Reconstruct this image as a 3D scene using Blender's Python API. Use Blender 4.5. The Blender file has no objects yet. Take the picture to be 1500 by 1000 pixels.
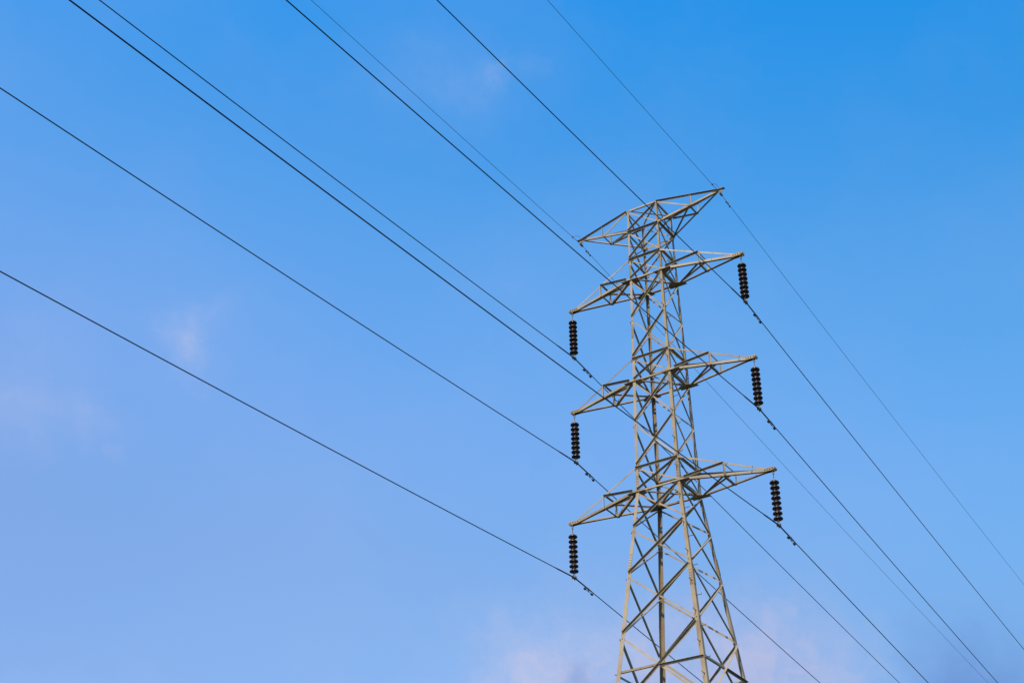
import bpy, math, random
from mathutils import Vector, Matrix
random.seed(7)
V = Vector
SC = bpy.context.scene
COL = SC.collection
ZG = 20.305                      # height of the lowest crossarm above the ground

# ------------------------------------------------------------------ camera
cam_d = bpy.data.cameras.new('camera'); cam = bpy.data.objects.new('camera', cam_d); COL.objects.link(cam)
AZ, PT, RO = -0.55626, 0.54392, -0.01611
fw = V((math.sin(AZ)*math.cos(PT), math.cos(AZ)*math.cos(PT), math.sin(PT)))
rt = V((math.cos(AZ), -math.sin(AZ), 0)); up = rt.cross(fw)
r2 = rt*math.cos(RO) + up*math.sin(RO); u2 = -rt*math.sin(RO) + up*math.cos(RO)
cam.matrix_world = Matrix([[r2[i], u2[i], -fw[i], 0] for i in range(3)] + [[0, 0, 0, 1]])
cam.location = (17.0527, -35.3142, -18.6855 + ZG)
cam_d.sensor_width = 36; cam_d.lens = 2342.07/1500*36
cam_d.clip_start = .1; cam_d.clip_end = 20000
SC.camera = cam

# ------------------------------------------------------------------ sky, sun, exposure
SUN_AZ = AZ - math.radians(160)          # almost straight behind the camera
SUN_EL = math.radians(42)
world = bpy.data.worlds.new('World'); SC.world = world; world.use_nodes = True
nt = world.node_tree; N = nt.nodes; Lk = nt.links
bg = N['Background']; bg.inputs[1].default_value = .1
sky = N.new('ShaderNodeTexSky'); sky.sky_type = 'NISHITA'; sky.sun_disc = False
sky.sun_elevation = SUN_EL; sky.sun_rotation = SUN_AZ % (2*math.pi)
sky.air_density = 1; sky.dust_density = .6
tc = N.new('ShaderNodeTexCoord')
def vm(op, a=None, b=None):
    n = N.new('ShaderNodeVectorMath'); n.operation = op
    for i, x in enumerate((a, b)):
        if x is None: continue
        if isinstance(x, bpy.types.NodeSocket): Lk.new(x, n.inputs[i])
        else: n.inputs[i].default_value = x
    return n
def mt(op, a, b=None, c=None, clamp=False):
    n = N.new('ShaderNodeMath'); n.operation = op; n.use_clamp = clamp
    for i, x in enumerate((a, b, c)):
        if x is None: continue
        if isinstance(x, bpy.types.NodeSocket): Lk.new(x, n.inputs[i])
        else: n.inputs[i].default_value = x
    return n.outputs[0]
nrm = vm('NORMALIZE', tc.outputs['Generated']).outputs[0]
# air colour: deeper blue high up, paler towards the horizon, a little paler to the west
tq = vm('DOT_PRODUCT', nrm, (-0.8492*0.0731, -0.528*0.0731, -0.55795)).outputs['Value']
tt = mt('ADD', tq, 0.4127)
ramp = N.new('ShaderNodeValToRGB'); ramp.color_ramp.interpolation = 'B_SPLINE'
_k = [(-0.05, (0, 2.248, 3.97)), (0, (0.04, 2.24, 3.75)), (0.025, (0.285, 2.27, 3.52)), (0.05, (0.51, 2.24, 3.26)), (0.075, (0.765, 2.208, 3.061)), (0.1, (1.041, 2.227, 2.898)), (0.125, (1.212, 2.138, 2.73)), (0.15, (1.382, 2.048, 2.562)), (0.175, (1.373, 1.876, 2.286)), (0.2, (1.365, 1.704, 2.01)), (0.225, (1.25, 1.6, 1.9)), (0.25, (1.14, 1.45, 1.76)), (0.3, (1.1, 1.36, 1.62)), (0.36, (1.0, 1.22, 1.42))]
SKY_STOPS = _k
SMAX = 4.0
mp = N.new('ShaderNodeMapRange'); Lk.new(tt, mp.inputs[0]); mp.inputs[1].default_value = -.05; mp.inputs[2].default_value = .37
Lk.new(mp.outputs[0], ramp.inputs[0])
els = ramp.color_ramp.elements
for i, (p, c) in enumerate(SKY_STOPS):
    e = els[i] if i < 2 else els.new(1)
    e.position = (p + .05)/.42; e.color = tuple(x/SMAX for x in c) + (1,)
mul = N.new('ShaderNodeMix'); mul.data_type = 'RGBA'; mul.blend_type = 'MULTIPLY'; mul.inputs[0].default_value = 1
Lk.new(sky.outputs[0], mul.inputs[6]); Lk.new(ramp.outputs[0], mul.inputs[7])
scl0 = vm('SCALE', mul.outputs[2]); scl0.inputs['Scale'].default_value = SMAX
# sky colour corrected by hand, brighter towards one side
side = vm('DOT_PRODUCT', nrm, (-0.8492, -0.528, 0)).outputs['Value']
sidec = mt('MINIMUM', mt('MAXIMUM', side, -.45), .45)
tilt = vm('SCALE', (.58, .28, .32)); Lk.new(sidec, tilt.inputs['Scale'])
scl = vm('MULTIPLY', scl0.outputs[0], vm('ADD', tilt.outputs[0], (1, 1, 1)).outputs[0])
# thin clouds: patches of wisp spread over the sky, each broken up by noise
def noise(scale, vec, detail=6, rough=.6):
    n = N.new('ShaderNodeTexNoise'); n.inputs['Scale'].default_value = scale; n.inputs['Detail'].default_value = detail; n.inputs['Roughness'].default_value = rough
    Lk.new(vec, n.inputs['Vector']); return n
def warp(vec, scale, amp):
    o = vm('SUBTRACT', noise(scale, nrm).outputs['Color'], (.5, .5, .5)); o2 = vm('SCALE', o.outputs[0]); o2.inputs['Scale'].default_value = amp
    return vm('ADD', vec, o2.outputs[0]).outputs[0]
wd = warp(warp(nrm, 16, .045), 48, .030)
def blob(c, rad, k):
    d = vm('DISTANCE', wd, c).outputs['Value']
    q = mt('DIVIDE', d, rad); q = mt('MULTIPLY', q, q); q = mt('MULTIPLY', q, -1.0)
    return mt('MULTIPLY', mt('EXPONENT', q), k)
def add_all(L):
    s = L[0]
    for x in L[1:]: s = mt('ADD', s, x)
    return s
light = add_all([blob(*b) for b in [
    ((-0.4741, 0.812, 0.3150), .044, .72), ((-0.4417, 0.824, 0.3320), .024, .42), ((-0.3861, 0.8589, 0.3200), .034, .75),
    ((-0.3578, 0.8681, 0.3230), .040, .36), ((-0.4174, 0.8329, 0.3434), .028, .34), ((-0.327, 0.8855, 0.3120), .034, .30),
    ((-0.4072, 0.6392, 0.6531), .009, .20), ((-0.426, 0.634, 0.6454), .020, .08), ((-0.3850, 0.6445, 0.6587), .008, .06),
    ((-0.4441, 0.6158, 0.6508), .024, .07), ((-0.61, 0.6027, 0.5144), .016, .27), ((-0.61, 0.6122, 0.5031), .013, .20),
    ((-0.5914, 0.6099, 0.5276), .016, .10), ((-0.6836, 0.5612, 0.4644), .019, .17), ((-0.6980, 0.5429, 0.4648), .022, .14),
    ((-0.6642, 0.5801, 0.4644), .013, .18), ((-0.6542, 0.5961, 0.4564), .012, .18), ((-0.5954, 0.7313, 0.3240), .022, .08), ((-0.4571, 0.6961, 0.5537), .030, .04),
    ((-0.6774, 0.5402, 0.4992), .030, .06), ((-0.5467, 0.7857, 0.2500), .06, .35), ((-0.70, 0.66, 0.2400), .07, .30),
    ((-0.425, 0.848, 0.3120), .060, .28), ((-0.497, 0.800, 0.3180), .034, .36), ((-0.36, 0.88, 0.3080), .060, .20), ((0.2, 0.85, 0.45), .07, .3), ((-0.9, 0.1, 0.42), .10, .35), ((0.75, -0.2, 0.55), .12, .3)]])
dark = add_all([blob(*b) for b in [
    ((-0.24, 0.9187, 0.3000), .044, .72), ((-0.2648, 0.9096, 0.3100), .026, .25), ((-0.4657, 0.8217, 0.3230), .014, .45),
    ((-0.3826, 0.8792, 0.2700), .09, .4)]])
def band(n, a, b, c, d):
    r = N.new('ShaderNodeMapRange'); Lk.new(n.outputs['Fac'], r.inputs[0])
    for i, x in enumerate((a, b, c, d)): r.inputs[i+1].default_value = x
    return r.outputs[0]
n_big = band(noise(17, wd, 7, .62), .30, .70, .62, 1.25)
n_small = band(noise(60, wd, 6, .6), .3, .7, .65, 1.3)
lf = mt('MULTIPLY', mt('MULTIPLY', light, n_big), n_small, clamp=True)
df = mt('MULTIPLY', dark, 1.0, clamp=True)
def mix(f, a, col):
    m = N.new('ShaderNodeMix'); m.data_type = 'RGBA'; Lk.new(f, m.inputs[0]); Lk.new(a, m.inputs[6]); m.inputs[7].default_value = col + (1,); return m.outputs[2]
veil = band(noise(5, warp(nrm, 9, .12), 5, .55), .42, .78, 0, .10)
c0 = mix(veil, scl.outputs[0], (5.2, 5.65, 8.05))
c1 = mix(lf, c0, (5.2, 5.65, 8.05))
c2 = mix(df, c1, (1.55, 2.95, 6.6))
Lk.new(c2, bg.inputs[0])

sun_d = bpy.data.lights.new('sun', 'SUN'); sun = bpy.data.objects.new('sun', sun_d); COL.objects.link(sun)
sun_d.energy = 5.0; sun_d.angle = math.radians(.5); sun_d.color = (1, .80, .55)
sdir = V((math.sin(SUN_AZ)*math.cos(SUN_EL), math.cos(SUN_AZ)*math.cos(SUN_EL), math.sin(SUN_EL)))
sun.rotation_euler = sdir.to_track_quat('Z', 'Y').to_euler(); sun.location = (0, 0, 60)
SC.view_settings.view_transform = 'Standard'; SC.view_settings.look = 'None'
SC.view_settings.exposure = 0; SC.view_settings.gamma = 1; SC.view_settings.use_curve_mapping = False
SC.render.engine = 'CYCLES'

# ------------------------------------------------------------------ materials
def steel(name, base, dirt, dirt_amount, rough=.6, metal=0.0):
    m = bpy.data.materials.new(name); m.use_nodes = True; t = m.node_tree; n = t.nodes; l = t.links
    b = n['Principled BSDF']; b.inputs['Roughness'].default_value = rough; b.inputs['Metallic'].default_value = metal
    b.inputs['Specular IOR Level'].default_value = .3
    co = n.new('ShaderNodeTexCoord'); oi = n.new('ShaderNodeObjectInfo')
    ad = n.new('ShaderNodeVectorMath'); ad.operation = 'ADD'; l.new(co.outputs['Object'], ad.inputs[0]); l.new(oi.outputs['Random'], ad.inputs[1])
    a = n.new('ShaderNodeTexNoise'); a.inputs['Scale'].default_value = 1.6; a.inputs['Detail'].default_value = 4; a.inputs['Roughness'].default_value = .55
    l.new(ad.outputs[0], a.inputs['Vector'])
    mr = n.new('ShaderNodeMapRange'); mr.inputs[1].default_value = .42; mr.inputs[2].default_value = .72
    mr.inputs[3].default_value = 0; mr.inputs[4].default_value = dirt_amount; l.new(a.outputs['Fac'], mr.inputs[0])
    mx = n.new('ShaderNodeMix'); mx.data_type = 'RGBA'; l.new(mr.outputs[0], mx.inputs[0])
    mx.inputs[6].default_value = base + (1,); mx.inputs[7].default_value = dirt + (1,)
    # each bar has aged a little differently
    hv = n.new('ShaderNodeHueSaturation'); l.new(mx.outputs[2], hv.inputs['Color'])
    v = n.new('ShaderNodeMapRange'); v.inputs[3].default_value = .74; v.inputs[4].default_value = 1.1; l.new(oi.outputs['Random'], v.inputs[0])
    r7 = n.new('ShaderNodeMath'); r7.operation = 'MULTIPLY'; r7.inputs[1].default_value = 7.31; l.new(oi.outputs['Random'], r7.inputs[0])
    fr = n.new('ShaderNodeMath'); fr.operation = 'FRACT'; l.new(r7.outputs[0], fr.inputs[0])
    sa = n.new('ShaderNodeMapRange'); sa.inputs[3].default_value = .72; sa.inputs[4].default_value = 1.15; l.new(fr.outputs[0], sa.inputs[0]); l.new(sa.outputs[0], hv.inputs['Saturation'])
    l.new(v.outputs[0], hv.inputs['Value'])
    # streaks and spots of rust
    s1 = n.new('ShaderNodeTexNoise'); s1.inputs['Scale'].default_value = 9; s1.inputs['Detail'].default_value = 3; l.new(ad.outputs[0], s1.inputs['Vector'])
    s2 = n.new('ShaderNodeMapRange'); s2.inputs[1].default_value = .60; s2.inputs[2].default_value = .74; s2.inputs[4].default_value = .7*dirt_amount; l.new(s1.outputs['Fac'], s2.inputs[0])
    m2 = n.new('ShaderNodeMix'); m2.data_type = 'RGBA'; l.new(s2.outputs[0], m2.inputs[0]); l.new(hv.outputs[0], m2.inputs[6]); m2.inputs[7].default_value = tuple(x*.55 for x in dirt) + (1,)
    l.new(m2.outputs[2], b.inputs['Base Color'])
    f = n.new('ShaderNodeTexNoise'); f.inputs['Scale'].default_value = 25; l.new(co.outputs['Object'], f.inputs['Vector'])
    bp = n.new('ShaderNodeBump'); bp.inputs['Strength'].default_value = .05; bp.inputs['Distance'].default_value = .004
    l.new(f.outputs['Fac'], bp.inputs['Height']); l.new(bp.outputs[0], b.inputs['Normal'])
    return m
M_STEEL = steel('aged_galvanised_steel', (.345, .275, .178), (.20, .13, .065), .65)
M_BROWN = steel('brown_leg_steel', (.235, .175, .10), (.15, .09, .04), .7)  # darker, browner base than the other steel, for leg C alone
M_PLATE = steel('gusset_steel', (.32, .245, .135), (.19, .11, .05), .6)
M_BOLT = steel('rusty_bolts', (.15, .085, .045), (.09, .04, .02), .8)
M_FIT = steel('galvanised_fittings', (.17, .135, .105), (.10, .06, .035), .6, .6, .2)
M_CAP = steel('insulator_cap_metal', (.36, .28, .21), (.19, .11, .06), .6, .5, .2)
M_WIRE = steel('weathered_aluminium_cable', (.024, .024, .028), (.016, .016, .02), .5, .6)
M_EARTH = steel('weathered_steel_wire', (.07, .08, .09), (.05, .05, .06), .5, .6)
M_CONC = steel('footing_concrete', (.38, .36, .33), (.22, .2, .17), .7, .9)
M_DAMP = steel('dark_damper_weight', (.05, .045, .045), (.09, .05, .03), .6, .5)
M_PORC = bpy.data.materials.new('dark_brown_glazed_porcelain'); M_PORC.use_nodes = True
_b = M_PORC.node_tree.nodes['Principled BSDF']; _b.inputs['Roughness'].default_value = .2
_n = M_PORC.node_tree.nodes.new('ShaderNodeTexNoise'); _n.inputs['Scale'].default_value = 9
_r = M_PORC.node_tree.nodes.new('ShaderNodeValToRGB'); _r.color_ramp.elements[0].color = (.020, .009, .006, 1); _r.color_ramp.elements[1].color = (.055, .022, .012, 1)
M_PORC.node_tree.links.new(_n.outputs['Fac'], _r.inputs[0]); M_PORC.node_tree.links.new(_r.outputs[0], _b.inputs['Base Color'])
M_GRASS = bpy.data.materials.new('grass_field'); M_GRASS.use_nodes = True
_t = M_GRASS.node_tree; _b = _t.nodes['Principled BSDF']; _b.inputs['Roughness'].default_value = 1
_n = _t.nodes.new('ShaderNodeTexNoise'); _n.inputs['Scale'].default_value = .35; _n.inputs['Detail'].default_value = 10
_c = _t.nodes.new('ShaderNodeTexCoord'); _t.links.new(_c.outputs['Object'], _n.inputs['Vector'])
_r = _t.nodes.new('ShaderNodeValToRGB'); _r.color_ramp.elements[0].color = (.014, .022, .008, 1); _r.color_ramp.elements[1].color = (.036, .036, .016, 1)
_t.links.new(_n.outputs['Fac'], _r.inputs[0]); _t.links.new(_r.outputs[0], _b.inputs['Base Color'])

# ------------------------------------------------------------------ mesh helpers
class MB:
    def __init__(s): s.v = []; s.f = []; s.sm = []
    def add(s, vs, fs, smooth=False):
        o = len(s.v); s.v += [tuple(x) for x in vs]; s.f += [tuple(i + o for i in f) for f in fs]; s.sm += [smooth]*len(fs)
    def sweep(s, prof_a, prof_b, smooth=False, cap=True):
        n = len(prof_a); fs = [(i, (i+1) % n, n + (i+1) % n, n + i) for i in range(n)]
        if cap: fs += [tuple(range(n))[::-1], tuple(range(n, 2*n))]
        s.add(list(prof_a) + list(prof_b), fs, smooth)
    def box(s, c, hx, hy, hz):       # centre and three half vectors
        P = [c + a*hx + b*hy + d*hz for d in (-1, 1) for a, b in ((-1, -1), (1, -1), (1, 1), (-1, 1))]
        s.sweep(P[:4], P[4:])
    def tube(s, pts, rad, n=6):
        pts = [V(p) for p in pts]; R = rad if isinstance(rad, (list, tuple)) else [rad]*len(pts)
        vs = []
        for i, p in enumerate(pts):
            t = (pts[min(i+1, len(pts)-1)] - pts[max(i-1, 0)]).normalized()
            a = t.cross(V((0, 0, 1)))
            if a.length < .05: a = t.cross(V((1, 0, 0)))
            a.normalize(); b = t.cross(a)
            vs += [p + (a*math.cos(2*math.pi*k/n) + b*math.sin(2*math.pi*k/n))*R[i] for k in range(n)]
        fs = [(i*n+k, i*n+(k+1) % n, (i+1)*n+(k+1) % n, (i+1)*n+k) for i in range(len(pts)-1) for k in range(n)]
        fs += [tuple(range(n))[::-1], tuple(range((len(pts)-1)*n, len(pts)*n))]
        s.add(vs, fs, True)
    def lathe(s, prof, n=20, c=V((0, 0, 0))):
        vs = [c + V((r*math.cos(2*math.pi*k/n), r*math.sin(2*math.pi*k/n), z)) for r, z in prof for k in range(n)]
        fs = [(i*n+k, i*n+(k+1) % n, (i+1)*n+(k+1) % n, (i+1)*n+k) for i in range(len(prof)-1) for k in range(n)]
        s.add(vs, fs, True)
    def mesh(s, name, mat):
        import bmesh
        me = bpy.data.meshes.new(name); me.from_pydata(s.v, [], s.f); me.validate(); me.update()
        for p, q in zip(me.polygons, s.sm): p.use_smooth = q
        bm = bmesh.new(); bm.from_mesh(me); bmesh.ops.recalc_face_normals(bm, faces=bm.faces); bm.to_mesh(me); bm.free()
        me.materials.append(mat); return me
    def build(s, name, mat, parent=None, loc=None):
        o = bpy.data.objects.new(name, s.mesh(name, mat)); COL.objects.link(o)
        if parent is not None: o.parent = parent
        if loc is not None: o.location = loc
        if name in ('bolt_row', 'bolt_cluster'): o['kind'] = 'stuff'    # heads of a pixel or less
        return o
def lprof(h, u, v, w, t, w2=None):   # the six corners of an angle section: heel h, flanges along u and v
    w2 = w2 or w
    return [h, h+u*w, h+u*w+v*t, h+u*t+v*t, h+u*t+v*w2, h+v*w2]
def angle(mb, p0, p1, u, v, w, t=.006, w2=None):
    a = (p1-p0).normalized(); u = (u-a*u.dot(a)).normalized(); v = (v-a*v.dot(a)-u*v.dot(u)).normalized()
    mb.sweep(lprof(p0, u, v, w, t, w2), lprof(p1, u, v, w, t, w2))
def bolt(mb, p, n, r=.013, h=.014):
    n = n.normalized(); a = n.cross(V((0, 0, 1)));
    if a.length < .1: a = n.cross(V((1, 0, 0)))
    a.normalize(); b = n.cross(a)
    P = [p + (a*math.cos(k*math.pi/3) + b*math.sin(k*math.pi/3))*r for k in range(6)]
    mb.sweep(P, [q + n*h for q in P])
def tag(o, label, cat, group=None):
    o['label'] = label; o['category'] = cat
    if group: o['group'] = group
def thing(name, loc, label, cat, group=None):
    o = bpy.data.objects.new(name, None); COL.objects.link(o); o.location = loc; o.empty_display_size = .3
    tag(o, label, cat, group); return o

# ------------------------------------------------------------------ ground
g = MB(); S = 9000; g.add([(-S, -S, 0), (S, -S, 0), (S, S, 0), (-S, S, 0)], [(0, 1, 2, 3)])
ground = g.build('ground', M_GRASS); ground['kind'] = 'structure'

# ------------------------------------------------------------------ the tower
Z = [9.2428, 8.4943, 7.5205, 6.8076, 5.4727, 4.1491, 3.4163, 2.0834, .7295, 0, -1.1156, -2.455, -4.1126]
ZK = [(9.2428, .4931), (6.8076, .5203), (0, .6531), (-5.1153, 1.2132), (-20.3, 2.876)]
def hw(z):
    for (a, wa), (b, wb) in zip(ZK, ZK[1:]):
        if z >= b: return wa + (wb-wa)*(a-z)/(a-b)
    return ZK[-1][1]
SG = {'A': (-1, -1), 'B': (1, -1), 'D': (1, 1), 'C': (-1, 1)}
def node(k, z): w = hw(z); return V((SG[k][0]*w, SG[k][1]*w, z+ZG))
def legw(z): return .058 if z > 6.81 else .072 if z > 4.1 else .086 if z > 0 else .094 if z > -2.4 else .112 if z > -9 else .125
tower = thing('transmission_tower', (0, 0, 0), 'tan weathered steel lattice pylon with six crossarms and a flared base', 'pylon')
FACES = [('A', 'B', V((0, -1, 0))), ('B', 'D', V((1, 0, 0))), ('D', 'C', V((0, 1, 0))), ('C', 'A', V((-1, 0, 0)))]
LT = .008
# legs: one continuous angle each, heavier towards the ground, with bolted splices
zs = sorted(set([9.2428+.03, 6.8076, 4.1491, 0, -2.455, -5.1153, -9, -20.2]), reverse=True)
SPLICE = {'A': (7.1, 5.05, .25, -2.05), 'B': (7.15, 3.05, .35, -2.9), 'C': (6.9, 4.6, .3, -3.4), 'D': (6.95, 3.9, 1.2, -2.0)}
for k in 'ABCD':
    mb = MB(); sx, sy = SG[k]; ux = V((-sx, 0, 0)); uy = V((0, -sy, 0))
    rings = []
    for n_, z in enumerate(zs):
        if n_ in (0, len(zs)-1): rings.append((z, legw(z + (-.1 if n_ == 0 else .1))))
        else: rings += [(z+.02, legw(z+.1)), (z-.02, legw(z-.1))]
    vs = [p for z, w in rings for p in lprof(node(k, z), ux, uy, w, LT)]
    fs = [(6*i+q, 6*i+(q+1) % 6, 6*i+6+(q+1) % 6, 6*i+6+q) for i in range(len(rings)-1) for q in range(6)]
    mb.add(vs, fs + [(5, 4, 3, 2, 1, 0), tuple(6*(len(rings)-1)+q for q in range(6))])
    leg = mb.build('leg', M_BROWN if k == 'C' else M_STEEL, tower)
    # splice plates with two rows of bolts on both flanges
    for z0 in SPLICE[k]:
        w = legw(z0); bo = MB()
        for fl, out in ((ux, -uy), (uy, -ux)):
            a, b = node(k, z0+.22) + fl*.006 + out*.001, node(k, z0-.22) + fl*.006 + out*.001
            P = lambda p: [p, p+fl*(w-.014), p+fl*(w-.014)+out*.006, p+out*.006]
            pl = MB(); pl.sweep(P(a), P(b)); pl.build('splice_plate', M_STEEL, leg)
            for j in range(6):
                z = z0 + .19 - j*.076
                for q in (.3, .72): bolt(bo, node(k, z) + fl*w*q + out*.007, out, .010, .012)
        bo.build('bolt_row', M_BOLT, leg)
    if k == 'B':     # climbing bolts up the near leg, on alternate flanges
        z = 8.6; j = 0; sb = None
        while z > -17.5:
            fl, out = ((uy, -ux), (ux, -uy))[j % 2]
            w = legw(z); p = node(k, z) + fl*w*.45
            if sb is None or True:
                m = MB(); e = out*.145
                m.tube([V((0, 0, 0)), e, e + V((0, 0, .028))], .0085, 6)
                bolt(m, V((0, 0, 0)), out, .016, .014)
                m.build('step_bolt', M_BOLT, leg, p)
            z -= .43; j += 1
    ft = MB(); fx, fy = node(k, -20.2).x, node(k, -20.2).y
    ft.sweep([V((fx+a*.45, fy+b*.45, -.3)) for a, b in ((-1, -1), (1, -1), (1, 1), (-1, 1))], [V((fx+a*.3, fy+b*.3, .35)) for a, b in ((-1, -1), (1, -1), (1, 1), (-1, 1))])
    ft.build('footing', M_CONC, tower)

def brace(p0, p1, out, w, outside, name='brace', parent=None, mat=None, t=.005, heel_top=True, inward_off=None):
    """angle bar in a face: one flange in the face, the other standing out (outside) or in."""
    a = (p1-p0).normalized(); d = out.cross(a)
    if (d.z > 0) == heel_top: d = -d
    off = out*(.0015 if outside else -(LT+.0015)); st = out if outside else -out
    h = -d*w*.5
    mb = MB(); angle(mb, p0+off+h, p1+off+h, d, st, w*(.80 if outside else .82), t, w*(1.15 if outside else .9))
    return mb.build(name, mat or M_STEEL, parent or tower)
def fnode(k, z, other, q=.5):       # a point on leg k, a bit in from its heel towards leg `other`
    p = node(k, z); d = (node(other, z)-p).normalized(); return p + d*legw(z)*q
panels = [(Z[i], Z[i+1]) for i in range(12)]
low = [(-4.1126, -6.32), (-6.32, -9.0), (-9.0, -12.2), (-12.2, -15.9), (-15.9, -19.9)]
for pi, (za, zb) in enumerate(panels + low):
    bw = .046 if za > 6 else .052 if za > 0 else .058 if za > -4 else .07
    for k0, k1, n in FACES:
        tilt = V((n.x, n.y, 0)); 
        e = (node(k1, za)-node(k0, za)); dn = (node(k0, zb)-node(k0, za)); nn = e.cross(dn).normalized()
        if nn.dot(n) < 0: nn = -nn
        s = .07 if za-zb > 1 else .05
        # outer diagonal: high at k1, low at k0; inner diagonal the other way
        brace(fnode(k1, za-s, k0), fnode(k0, zb+s, k1), nn, bw, True)
        brace(fnode(k0, za-s, k1), fnode(k1, zb+s, k0), nn, bw*.92, False, mat=M_STEEL)
# belts
def belt(k0, k1, n, z, w, style, off=0):
    p0, p1 = node(k0, z), node(k1, z); a = (p1-p0).normalized(); mb = MB()
    if style == 'out':                # horizontal flange at the top, standing outwards
        p0 = p0 + n*(.0075+off); p1 = p1 + n*(.0075+off); angle(mb, p0, p1, V((0, 0, -1)), n, w, .006)
    else:                             # horizontal flange at the bottom, pointing inwards
        p0 = p0 - n*(LT+.008+off) + a*.01; p1 = p1 - n*(LT+.008+off) - a*.01; angle(mb, p0, p1, V((0, 0, 1)), -n, w, .006)
    return mb.build('cross_member', M_STEEL, tower)
for i, (k0, k1, n) in enumerate(FACES):
    o = .0015*(i % 2)
    belt(k0, k1, n, Z[0], .050, 'in' if i != 3 else 'out', o)
    belt(k0, k1, n, Z[1], .060, 'out', o)
    for z in (Z[2], Z[5], Z[8]): belt(k0, k1, n, z-o, .060, 'out' if i < 2 else 'in', o)
    for z in (Z[3], Z[6], Z[9]): belt(k0, k1, n, z-o, .044 if i == 0 else .080, 'in', o)
# waist belt through the crossing of the big panel, and further ones below
for za, zb in low:
    wa, wb = hw(za), hw(zb); zc = za-(za-zb)*wa/(wa+wb); wc = hw(zc)
    for k0, k1, n in FACES:
        mid = V((n.x*wc, n.y*wc, zc+ZG)); zl = -5.115 if za == -4.1126 else zc
        for k, outside in ((k0, n.y < 0), (k1, n.x > 0 or n.y > 0)):
            p = node(k, zl); mb = MB(); q = mid + n*.0
            st = (k == k1)
            off = n*(.008) if st else -n*(LT+.009)
            angle(mb, p+off, q+off, V((0, 0, -1)) if st else V((0, 0, 1)), n if st else -n, .062 if st else .055, .006)
            mb.build('cross_member', M_STEEL, tower)
# plan bracing at the crossarm levels and the top
for z, w in ((Z[0], .045), (Z[3], .055), (Z[6], .055), (Z[9], .055)):
    for a, b, dz in (('A', 'D', .02), ('B', 'C', .075)):
        p0, p1 = node(a, z), node(b, z); d = (p1-p0).normalized(); p0 = p0+d*.06+V((0, 0, dz)); p1 = p1-d*.06+V((0, 0, dz))
        mb = MB(); angle(mb, p0, p1, d.cross(V((0, 0, 1))), V((0, 0, 1)), w, .005); mb.build('plan_brace', M_STEEL, tower)
# gusset plates
for z in (Z[3], Z[6], Z[9]):
    for k in 'ABCD':
        sx, sy = SG[k]; c = node(k, z) + V((0, 0, -.004)); m = MB()
        P = [(.28, .035), (.26, -.095), (-.02, -.26), (-.22, -.20), (-.27, .035)]
        lo = [c + V((sx*a, sy*b, -.010)) for a, b in P]; hi = [p + V((0, 0, .008)) for p in lo]
        m.sweep(lo, hi); m.build('gusset_plate', M_STEEL, tower)
for z, w, h in [(Z[2], .15, .10), (Z[5], .17, .12), (Z[8], .18, .12), (Z[1], .13, .09), (Z[0], .11, .07)]:
    for k0, k1, n in FACES:
        for k, sgn in ((k0, 1), (k1, -1)):
            d = (node(k1, z)-node(k0, z)).normalized()*sgn; c = node(k, z) - n*(LT+.0165)
            m = MB(); P = [(.012, h*.9), (w*.55, h*.8), (w, h*.15), (w, -h*.3), (w*.5, -h), (.012, -h)]
            a = [c + d*x + V((0, 0, y)) for x, y in P]; m.sweep(a, [p - n*.006 for p in a])
            m.build('gusset_plate', M_PLATE, tower)
            bo = MB()
            for q in ((.03, h*.5), (.03, -h*.5), (w*.6, 0)): bolt(bo, node(k, z)+d*q[0]+V((0, 0, q[1]))+n*.001, n, .010, .012)
            bo.build('bolt_cluster', M_BOLT, tower)
for i in range(4, 13):
    z = Z[i]
    if i in (5, 6, 8, 9): continue
    for k in 'ABCD':
        bo = MB()
        for n, d in ((V((SG[k][0], 0, 0)), V((0, -SG[k][1], 0))), (V((0, SG[k][1], 0)), V((-SG[k][0], 0, 0)))):
            for dz in (.07, -.07): bolt(bo, node(k, z+dz)+d*legw(z)*.5+n*.007, n, .011, .012)
        bo.build('bolt_cluster', M_BOLT, tower)

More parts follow.
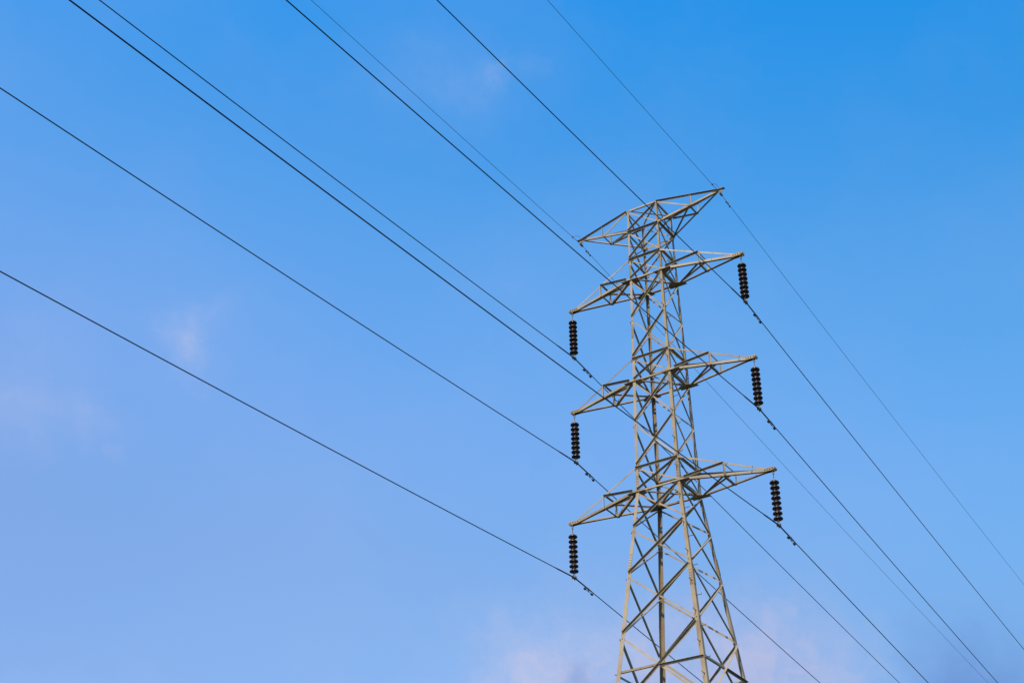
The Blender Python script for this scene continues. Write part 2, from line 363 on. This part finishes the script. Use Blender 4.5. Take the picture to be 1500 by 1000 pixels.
# ------------------------------------------------------------------ crossarms
ARMS = {'1': (2.7642, 6.7741, Z[2], Z[3]), '2': (2.8312, 3.364, Z[5], Z[6]), '3': (3.0278, -.079, Z[8], Z[9])}
def crossarm(s, L, zt, zu, zl):
    tipx = s*(L-.16); tw = .055
    def leg(y, z): w = hw(z); return V((s*w, y*w, z+ZG))
    # end plates: two cheeks, a spacer and the bolt that carries the insulators
    ep = MB(); c = V((s*(L-.10), 0, zt+ZG))
    for y in (-1, 1): ep.box(c + V((0, y*(tw+.006), 0)), V((.15, 0, 0)), V((0, .005, 0)), V((0, 0, .045)))
    ep.box(c + V((s*.165, 0, .0)), V((.02, 0, 0)), V((0, tw+.03, 0)), V((0, 0, .028)))
    ep.box(c + V((0, 0, .02)), V((.12, 0, 0)), V((0, tw-.002, 0)), V((0, 0, .008)))
    arm = ep.build('crossarm', M_PLATE, tower)
    bo = MB()
    for y in (-1, 1):
        for dx in (-.10, -.03, .04, .12): bolt(bo, c + V((s*dx, y*(tw+.011), .005)), V((0, y, 0)), .014, .018)
    bo.build('bolt_cluster', M_BOLT, arm)
    ends = {}
    for y in (-1, 1):
        lo0 = leg(y, zl) + V((0, 0, .0)); lo1 = V((tipx, y*tw, zt+ZG-.045)); up0 = leg(y, zu); up1 = V((tipx, y*(tw-.012), zt+ZG+.050))
        m = MB(); angle(m, lo0, lo1, V((0, 0, 1)), V((0, -y, 0)), .070, .007); m.build('chord', M_STEEL, arm)
        m = MB(); angle(m, up0 + V((0, y*.009, 0)), up1 + V((0, y*.009, 0)), V((0, 0, -1)), V((0, -y, 0)), .046, .005); m.build('chord', M_STEEL, arm)
        fm = .52
        lm = lo0.lerp(lo1, fm); um = up0.lerp(up1, fm)
        ends[y] = (lm, um, lo0, lo1)
        m = MB(); angle(m, lm + V((0, y*.004, .0)), um + V((0, y*.018, 0)), V((s, 0, 0)), V((0, y, 0)), .045, .005); m.build('post', M_STEEL, arm)
        m = MB(); q = (um-lo0).normalized()
        angle(m, lo0 + q*.12 + V((0, y*.012, .06)), um + V((0, y*.024, -.01)), V((0, 0, -1)), V((0, y if y < 0 else -y, 0)), .058 if y < 0 else .042, .005)
        m.build('brace', M_STEEL, arm)
    # bottom plane: strut at mid length, diagonal to the body
    m = MB(); a, b = ends[-1][0] + V((0, 0, -.012)), ends[1][0] + V((0, 0, -.012)); angle(m, a, b, V((-s, 0, 0)), V((0, 0, 1)), .05, .005); m.build('strut', M_STEEL, arm)
    if s > 0: a, b = ends[1][2], ends[-1][0]
    else: a, b = ends[-1][2], ends[1][0]
    d = (b-a).normalized(); m = MB(); angle(m, a + d*.12 + V((0, 0, -.020)), b - d*.02 + V((0, 0, -.020)), V((-s, 0, 0)) if s > 0 else V((-s, 0, 0)), V((0, 0, 1)), .068, .005); m.build('brace', M_STEEL, arm)
    a, b = ends[-1][1], ends[1][1]; m = MB(); angle(m, a, b, V((-s, 0, 0)), V((0, 0, -1)), .04, .005); m.build('strut', M_STEEL, arm)
    return arm
for s in (1, -1):
    for k in '123': crossarm(s, *ARMS[k])
# earth wire peaks: flat along the top, rising from below
LTIP, ZTIP = 2.356, 9.1989
for s in (1, -1):
    tw = .03
    ep = MB(); c = V((s*(LTIP-.03), 0, ZTIP+ZG))
    ep.box(c + V((0, 0, .03)), V((.16, 0, 0)), V((0, .05, 0)), V((0, 0, .006)))
    ep.box(c + V((s*.02, 0, -.03)), V((.06, 0, 0)), V((0, .008, 0)), V((0, 0, .055)))
    arm = ep.build('earthwire_peak', M_PLATE, tower)
    bo = MB()
    for dx in (-.12, -.04, .1): bolt(bo, c + V((s*dx, .02, .036)), V((0, 0, 1)), .012, .018)
    bo.build('bolt_cluster', M_BOLT, arm)
    E = {}
    for y in (-1, 1):
        w0, w1 = hw(Z[0]), hw(Z[1]); u0 = V((s*w0, y*w0, Z[0]+ZG)); l0 = V((s*w1, y*w1, Z[1]+ZG))
        u1 = V((s*(LTIP-.08), y*tw, ZTIP+ZG+.02)); l1 = V((s*(LTIP-.12), y*tw*1.2, ZTIP+ZG-.05))
        m = MB(); angle(m, u0 + V((0, y*.008, .01)), u1 + V((0, y*.008, 0)), V((0, 0, -1)), V((0, y if y < 0 else -y, 0)), .050, .005); m.build('chord', M_STEEL, arm)
        m = MB(); angle(m, l0, l1, V((0, 0, 1)), V((0, -y, 0)), .055, .006); m.build('chord', M_STEEL, arm)
        um, lm = u0.lerp(u1, .55), l0.lerp(l1, .55); E[y] = (um, lm, l0)
        m = MB(); angle(m, lm + V((0, y*.006, 0)), um + V((0, y*.014, 0)), V((s, 0, 0)), V((0, y, 0)), .036, .004); m.build('post', M_STEEL, arm)
        m = MB(); angle(m, u0 + V((s*.05, y*.012, -.03)), lm + V((0, y*.014, .03)), V((0, 0, -1)), V((0, -y, 0)), .045, .005); m.build('brace', M_STEEL, arm)
    m = MB(); angle(m, E[-1][1] + V((0, 0, -.01)), E[1][1] + V((0, 0, -.01)), V((-s, 0, 0)), V((0, 0, 1)), .04, .004); m.build('strut', M_STEEL, arm)
    m = MB(); a, b = (E[1][2], E[-1][1]) if s > 0 else (E[-1][2], E[1][1]); d = (b-a).normalized()
    angle(m, a + d*.1 + V((0, 0, -.016)), b + V((0, 0, -.016)), V((-s, 0, 0)), V((0, 0, 1)), .05, .004); m.build('brace', M_STEEL, arm)

# ------------------------------------------------------------------ insulator strings
D0, PITCH, HC = .359, .146, 1.5923
def disc_mesh():
    m = MB()      # porcelain shell: domed top, ribbed underside
    m.lathe([(.030, .030), (.045, .026), (.082, .016), (.112, -.004), (.126, -.028), (.1275, -.042), (.122, -.050), (.112, -.034), (.106, -.044), (.096, -.046),
             (.090, -.032), (.080, -.034), (.074, -.052), (.064, -.053), (.058, -.034), (.046, -.034), (.040, -.056), (.030, -.056), (.022, -.034), (.006, -.034)], 24)
    return m.mesh('insulator_disc', M_PORC)
def cap_mesh():
    m = MB(); m.lathe([(.002, .082), (.020, .082), (.026, .078), (.030, .066), (.034, .052), (.042, .044), (.046, .030), (.046, .020), (.010, .018), (.010, -.068), (.002, -.070)], 14); return m.mesh('cap', M_CAP)
ME_DISC, ME_CAP = disc_mesh(), cap_mesh()
def make_string():
    root = bpy.data.objects.new('insulator_string', None); COL.objects.link(root); root.empty_display_size = .2
    m = MB()         # U shackle over the arm bolt, then a ball link
    m.tube([V((-.012, -.030, .02)), V((-.012, -.032, -.06)), V((-.006, -.020, -.12)), V((0, 0, -.150)), V((.006, .020, -.12)), V((.012, .032, -.06)), V((.012, .030, .02))], .0085, 6)
    m.tube([V((-.045, 0, .012)), V((.045, 0, .012))], .012, 8)
    m.build('shackle', M_FIT, root)
    m = MB(); m.tube([V((0, 0, -.135)), V((0, 0, -.20)), V((0, 0, -.29))], [.011, .010, .012], 8); m.lathe([(.0, -.12), (.019, -.13), (.024, -.15), (.014, -.17)], 10)
    m.build('ball_link', M_FIT, root)
    for i in range(8):
        o = bpy.data.objects.new('disc', ME_DISC); COL.objects.link(o); o.parent = root; o.location = (0, 0, -D0 - PITCH*i)
        c = bpy.data.objects.new('cap', ME_CAP); COL.objects.link(c); c.parent = o
    zc = -HC
    m = MB()         # suspension clamp: socket eye, two straps and a boat shaped keeper
    m.tube([V((0, 0, zc+.17)), V((0, 0, zc+.11))], [.020, .015], 8)
    for x in (-1, 1):
        m.tube([V((x*.010, 0, zc+.115)), V((x*.036, 0, zc+.05)), V((x*.036, 0, zc-.01))], .010, 6)
    m.build('clamp_strap', M_CAP, root)
    m = MB(); pr = [(-.15, .006, .012), (-.11, .028, .028), (-.04, .036, .042), (.04, .036, .042), (.11, .028, .028), (.15, .006, .012)]
    rings = []
    for y, h, w in pr:
        rings.append([V((math.cos(a)*w, y, zc - .004 + math.sin(a)*h*(1.25 if math.sin(a) < 0 else .8))) for a in [j*math.pi/4 for j in range(8)]])
    for a, b in zip(rings, rings[1:]): m.sweep(a, b, True, cap=False)
    m.add(rings[0], [tuple(range(8))]); m.add(rings[-1], [tuple(range(8))])
    for y in (-.06, .06):
        for x in (-.03, .03): m.tube([V((x, y, zc-.06)), V((x, y, zc+.05))], .008, 6)
    m.build('suspension_clamp', M_FIT, root)
    return root
def kids(o): return [c for c in bpy.data.objects if c.parent == o]
def copy_tree(o, parent=None):
    c = o.copy(); COL.objects.link(c)
    if parent is not None: c.parent = parent
    for ch in kids(o): copy_tree(ch, c)
    return c
proto = make_string(); first = True
PLACE = {('1', 1): 'right end of the uppermost of the insulator carrying crossarms', ('2', 1): 'right end of the middle insulator carrying crossarm', ('3', 1): 'right end of the lowest and widest crossarm',
         ('1', -1): 'left end of the uppermost of the insulator carrying crossarms', ('2', -1): 'left end of the middle insulator carrying crossarm', ('3', -1): 'left end of the lowest and widest crossarm'}
SHORT = {'1': 'uppermost', '2': 'middle', '3': 'lowest'}
for (k, s), where in PLACE.items():
    o = proto if first else copy_tree(proto); first = False
    L, zt = ARMS[k][0], ARMS[k][1]
    o.location = (s*L, 0, zt+ZG)
    tag(o, 'dark disc insulator string on the ' + where.replace(' of the insulator carrying crossarms', ' insulator crossarm').replace(' insulator carrying crossarm', ' insulator crossarm').replace(' and widest', ' insulator'), 'insulator', 'insulator strings hanging from the crossarms')

# ------------------------------------------------------------------ wires
FA, FS, FC, FST, FCT = .028, -.0886, .0004, -.0673, .0004
import json
W = json.loads('''{"R1": {"P": [2.7642, 0, 5.1817], "F": [0.02764, -0.08891, 0.000372], "B": [-0.02729, -0.07333, 0.000349]},
"R2": {"P": [2.8312, 0, 1.7717], "F": [0.02773, -0.08892, 0.000372], "B": [-0.02581, -0.07312, 0.000349]},
"R3": {"P": [3.0278, 0, -1.6713], "F": [0.02761, -0.08874, 0.000372], "B": [-0.0267, -0.07374, 0.000349]},
"L1": {"P": [-2.7642, 0, 5.1817], "F": [0.02806, -0.08862, 0.000372], "B": [-0.02594, -0.07315, 0.000349]},
"L2": {"P": [-2.8312, 0, 1.7717], "F": [0.02811, -0.08865, 0.000372], "B": [-0.02292, -0.07249, 0.000349]},
"L3": {"P": [-3.0278, 0, -1.6713], "F": [0.02851, -0.08778, 0.000372], "B": [-0.0273, -0.07468, 0.000349]},
"RT": {"P": [2.356, 0, 9.049], "F": [0.02893, -0.06687, 0.00044], "B": [-0.02483, -0.05359, 0.000282]},
"LT": {"P": [-2.356, 0, 9.049], "F": [0.0273, -0.06779, 0.00044], "B": [-0.02679, -0.05421, 0.000282]}}''')
def wpt(w, t):        # t < 0 towards the camera side, t > 0 away
    if t < 0: a, sl, cu = w['F']; u = -t; return V((math.sin(a)*u, -math.cos(a)*u, sl*u + cu*u*u))
    a, sl, cu = w['B']; return V((math.sin(a)*t, math.cos(a)*t, sl*t + cu*t*t))
def damper(w, t, parent, k=1.0):
    """stockbridge damper: clip on the wire, messenger cable and two bell weights"""
    p = wpt(w, t); d = (wpt(w, t+.1)-wpt(w, t-.1)).normalized(); dn = V((0, 0, -1)); dn = (dn-d*dn.dot(d)).normalized(); sd = d.cross(dn)
    h = .075*k; R = .19*k
    m = MB(); m.box(dn*h*.45, d*.022*k, sd*.012, dn*(h*.5+.012)); m.box(-dn*.004, d*.022*k, sd*.020, dn*.018); c = m.build('vibration_damper', M_FIT, parent, p)
    m = MB(); m.tube([dn*h - d*R, dn*(h-.004), dn*h + d*R], .007, 6); m.build('messenger_cable', M_DAMP, c)
    for s in (-1, 1):
        q = dn*h + d*s*R; a, b = q - d*s*.055*k, q + d*s*.055*k
        m = MB(); m.tube([a, a.lerp(b, .15), a.lerp(b, .55), a.lerp(b, .85), b], [.014*k, .026*k, .034*k, .033*k, .018*k], 10); m.build('weight', M_DAMP, c)
WL = {'R1': 'right end of the uppermost insulator crossarm', 'R2': 'right end of the middle insulator crossarm', 'R3': 'right end of the lowest insulator crossarm',
      'L1': 'left end of the uppermost insulator crossarm', 'L2': 'left end of the middle insulator crossarm', 'L3': 'left end of the lowest insulator crossarm'}
for k, w in W.items():
    T = k[1] == 'T'; s = 1 if k[0] == 'R' else -1
    base = V(w['P']) + V((0, 0, ZG)); r0 = .0060 if T else .0122
    spanF = min(260, -w['F'][1]/w['F'][2]); spanB = min(280, -w['B'][1]/w['B'][2])
    ts = [-spanF + i*(spanF-2)/170 for i in range(171)] + [-2 + .1*i for i in range(1, 40)] + [2 + i*(spanB-2)/200 for i in range(201)]
    ra = []
    for t in ts:
        # armour rods thicken the conductor either side of the clamp
        ra.append(r0 + (0 if T else .0065*max(0, min(1, (1.05-abs(t))/.12))))
    m = MB(); m.tube([wpt(w, t) for t in ts], ra, 8)
    if T:
        o = m.build('shield_wire', M_EARTH, None, base)
        tag(o, 'thin grey earth wire passing the ' + ('right' if s > 0 else 'left') + ' tip of the top peak arm', 'earth wire', 'wires strung on the pylon')
        m = MB(); m.box(V((0, 0, .05)), V((.012, 0, 0)), V((0, .018, 0)), V((0, 0, .05))); m.box(V((0, 0, 0)), V((.020, 0, 0)), V((0, .085, 0)), V((0, 0, .026)))
        m.box(V((0, .0, -.03)), V((.014, 0, 0)), V((0, .05, 0)), V((0, 0, .016)))
        m.build('wire_clamp', M_FIT, o)
        tb = -.62 if s > 0 else -.55
        p = wpt(w, tb); e = V((-s*.03, 0, .175))
        m = MB(); pts = [p + V((0, 0, 0)), p + V((0, .06, .035)), p.lerp(e, .35) + V((0, 0, .10)), p.lerp(e, .7) + V((0, 0, .10)), e]
        m.tube(pts, .0045, 5); m.box(p, V((.016, 0, 0)), V((0, .03, 0)), V((0, 0, .018))); m.build('bonding_lead', M_FIT, o)
        damper(w, .43 if s < 0 else .48, o, .62)
    else:
        o = m.build('power_cable', M_WIRE, None, base)
        tag(o, 'dark power cable clamped below the insulators at the ' + WL[k], 'power cable', 'wires strung on the pylon')
        damper(w, .80, o)
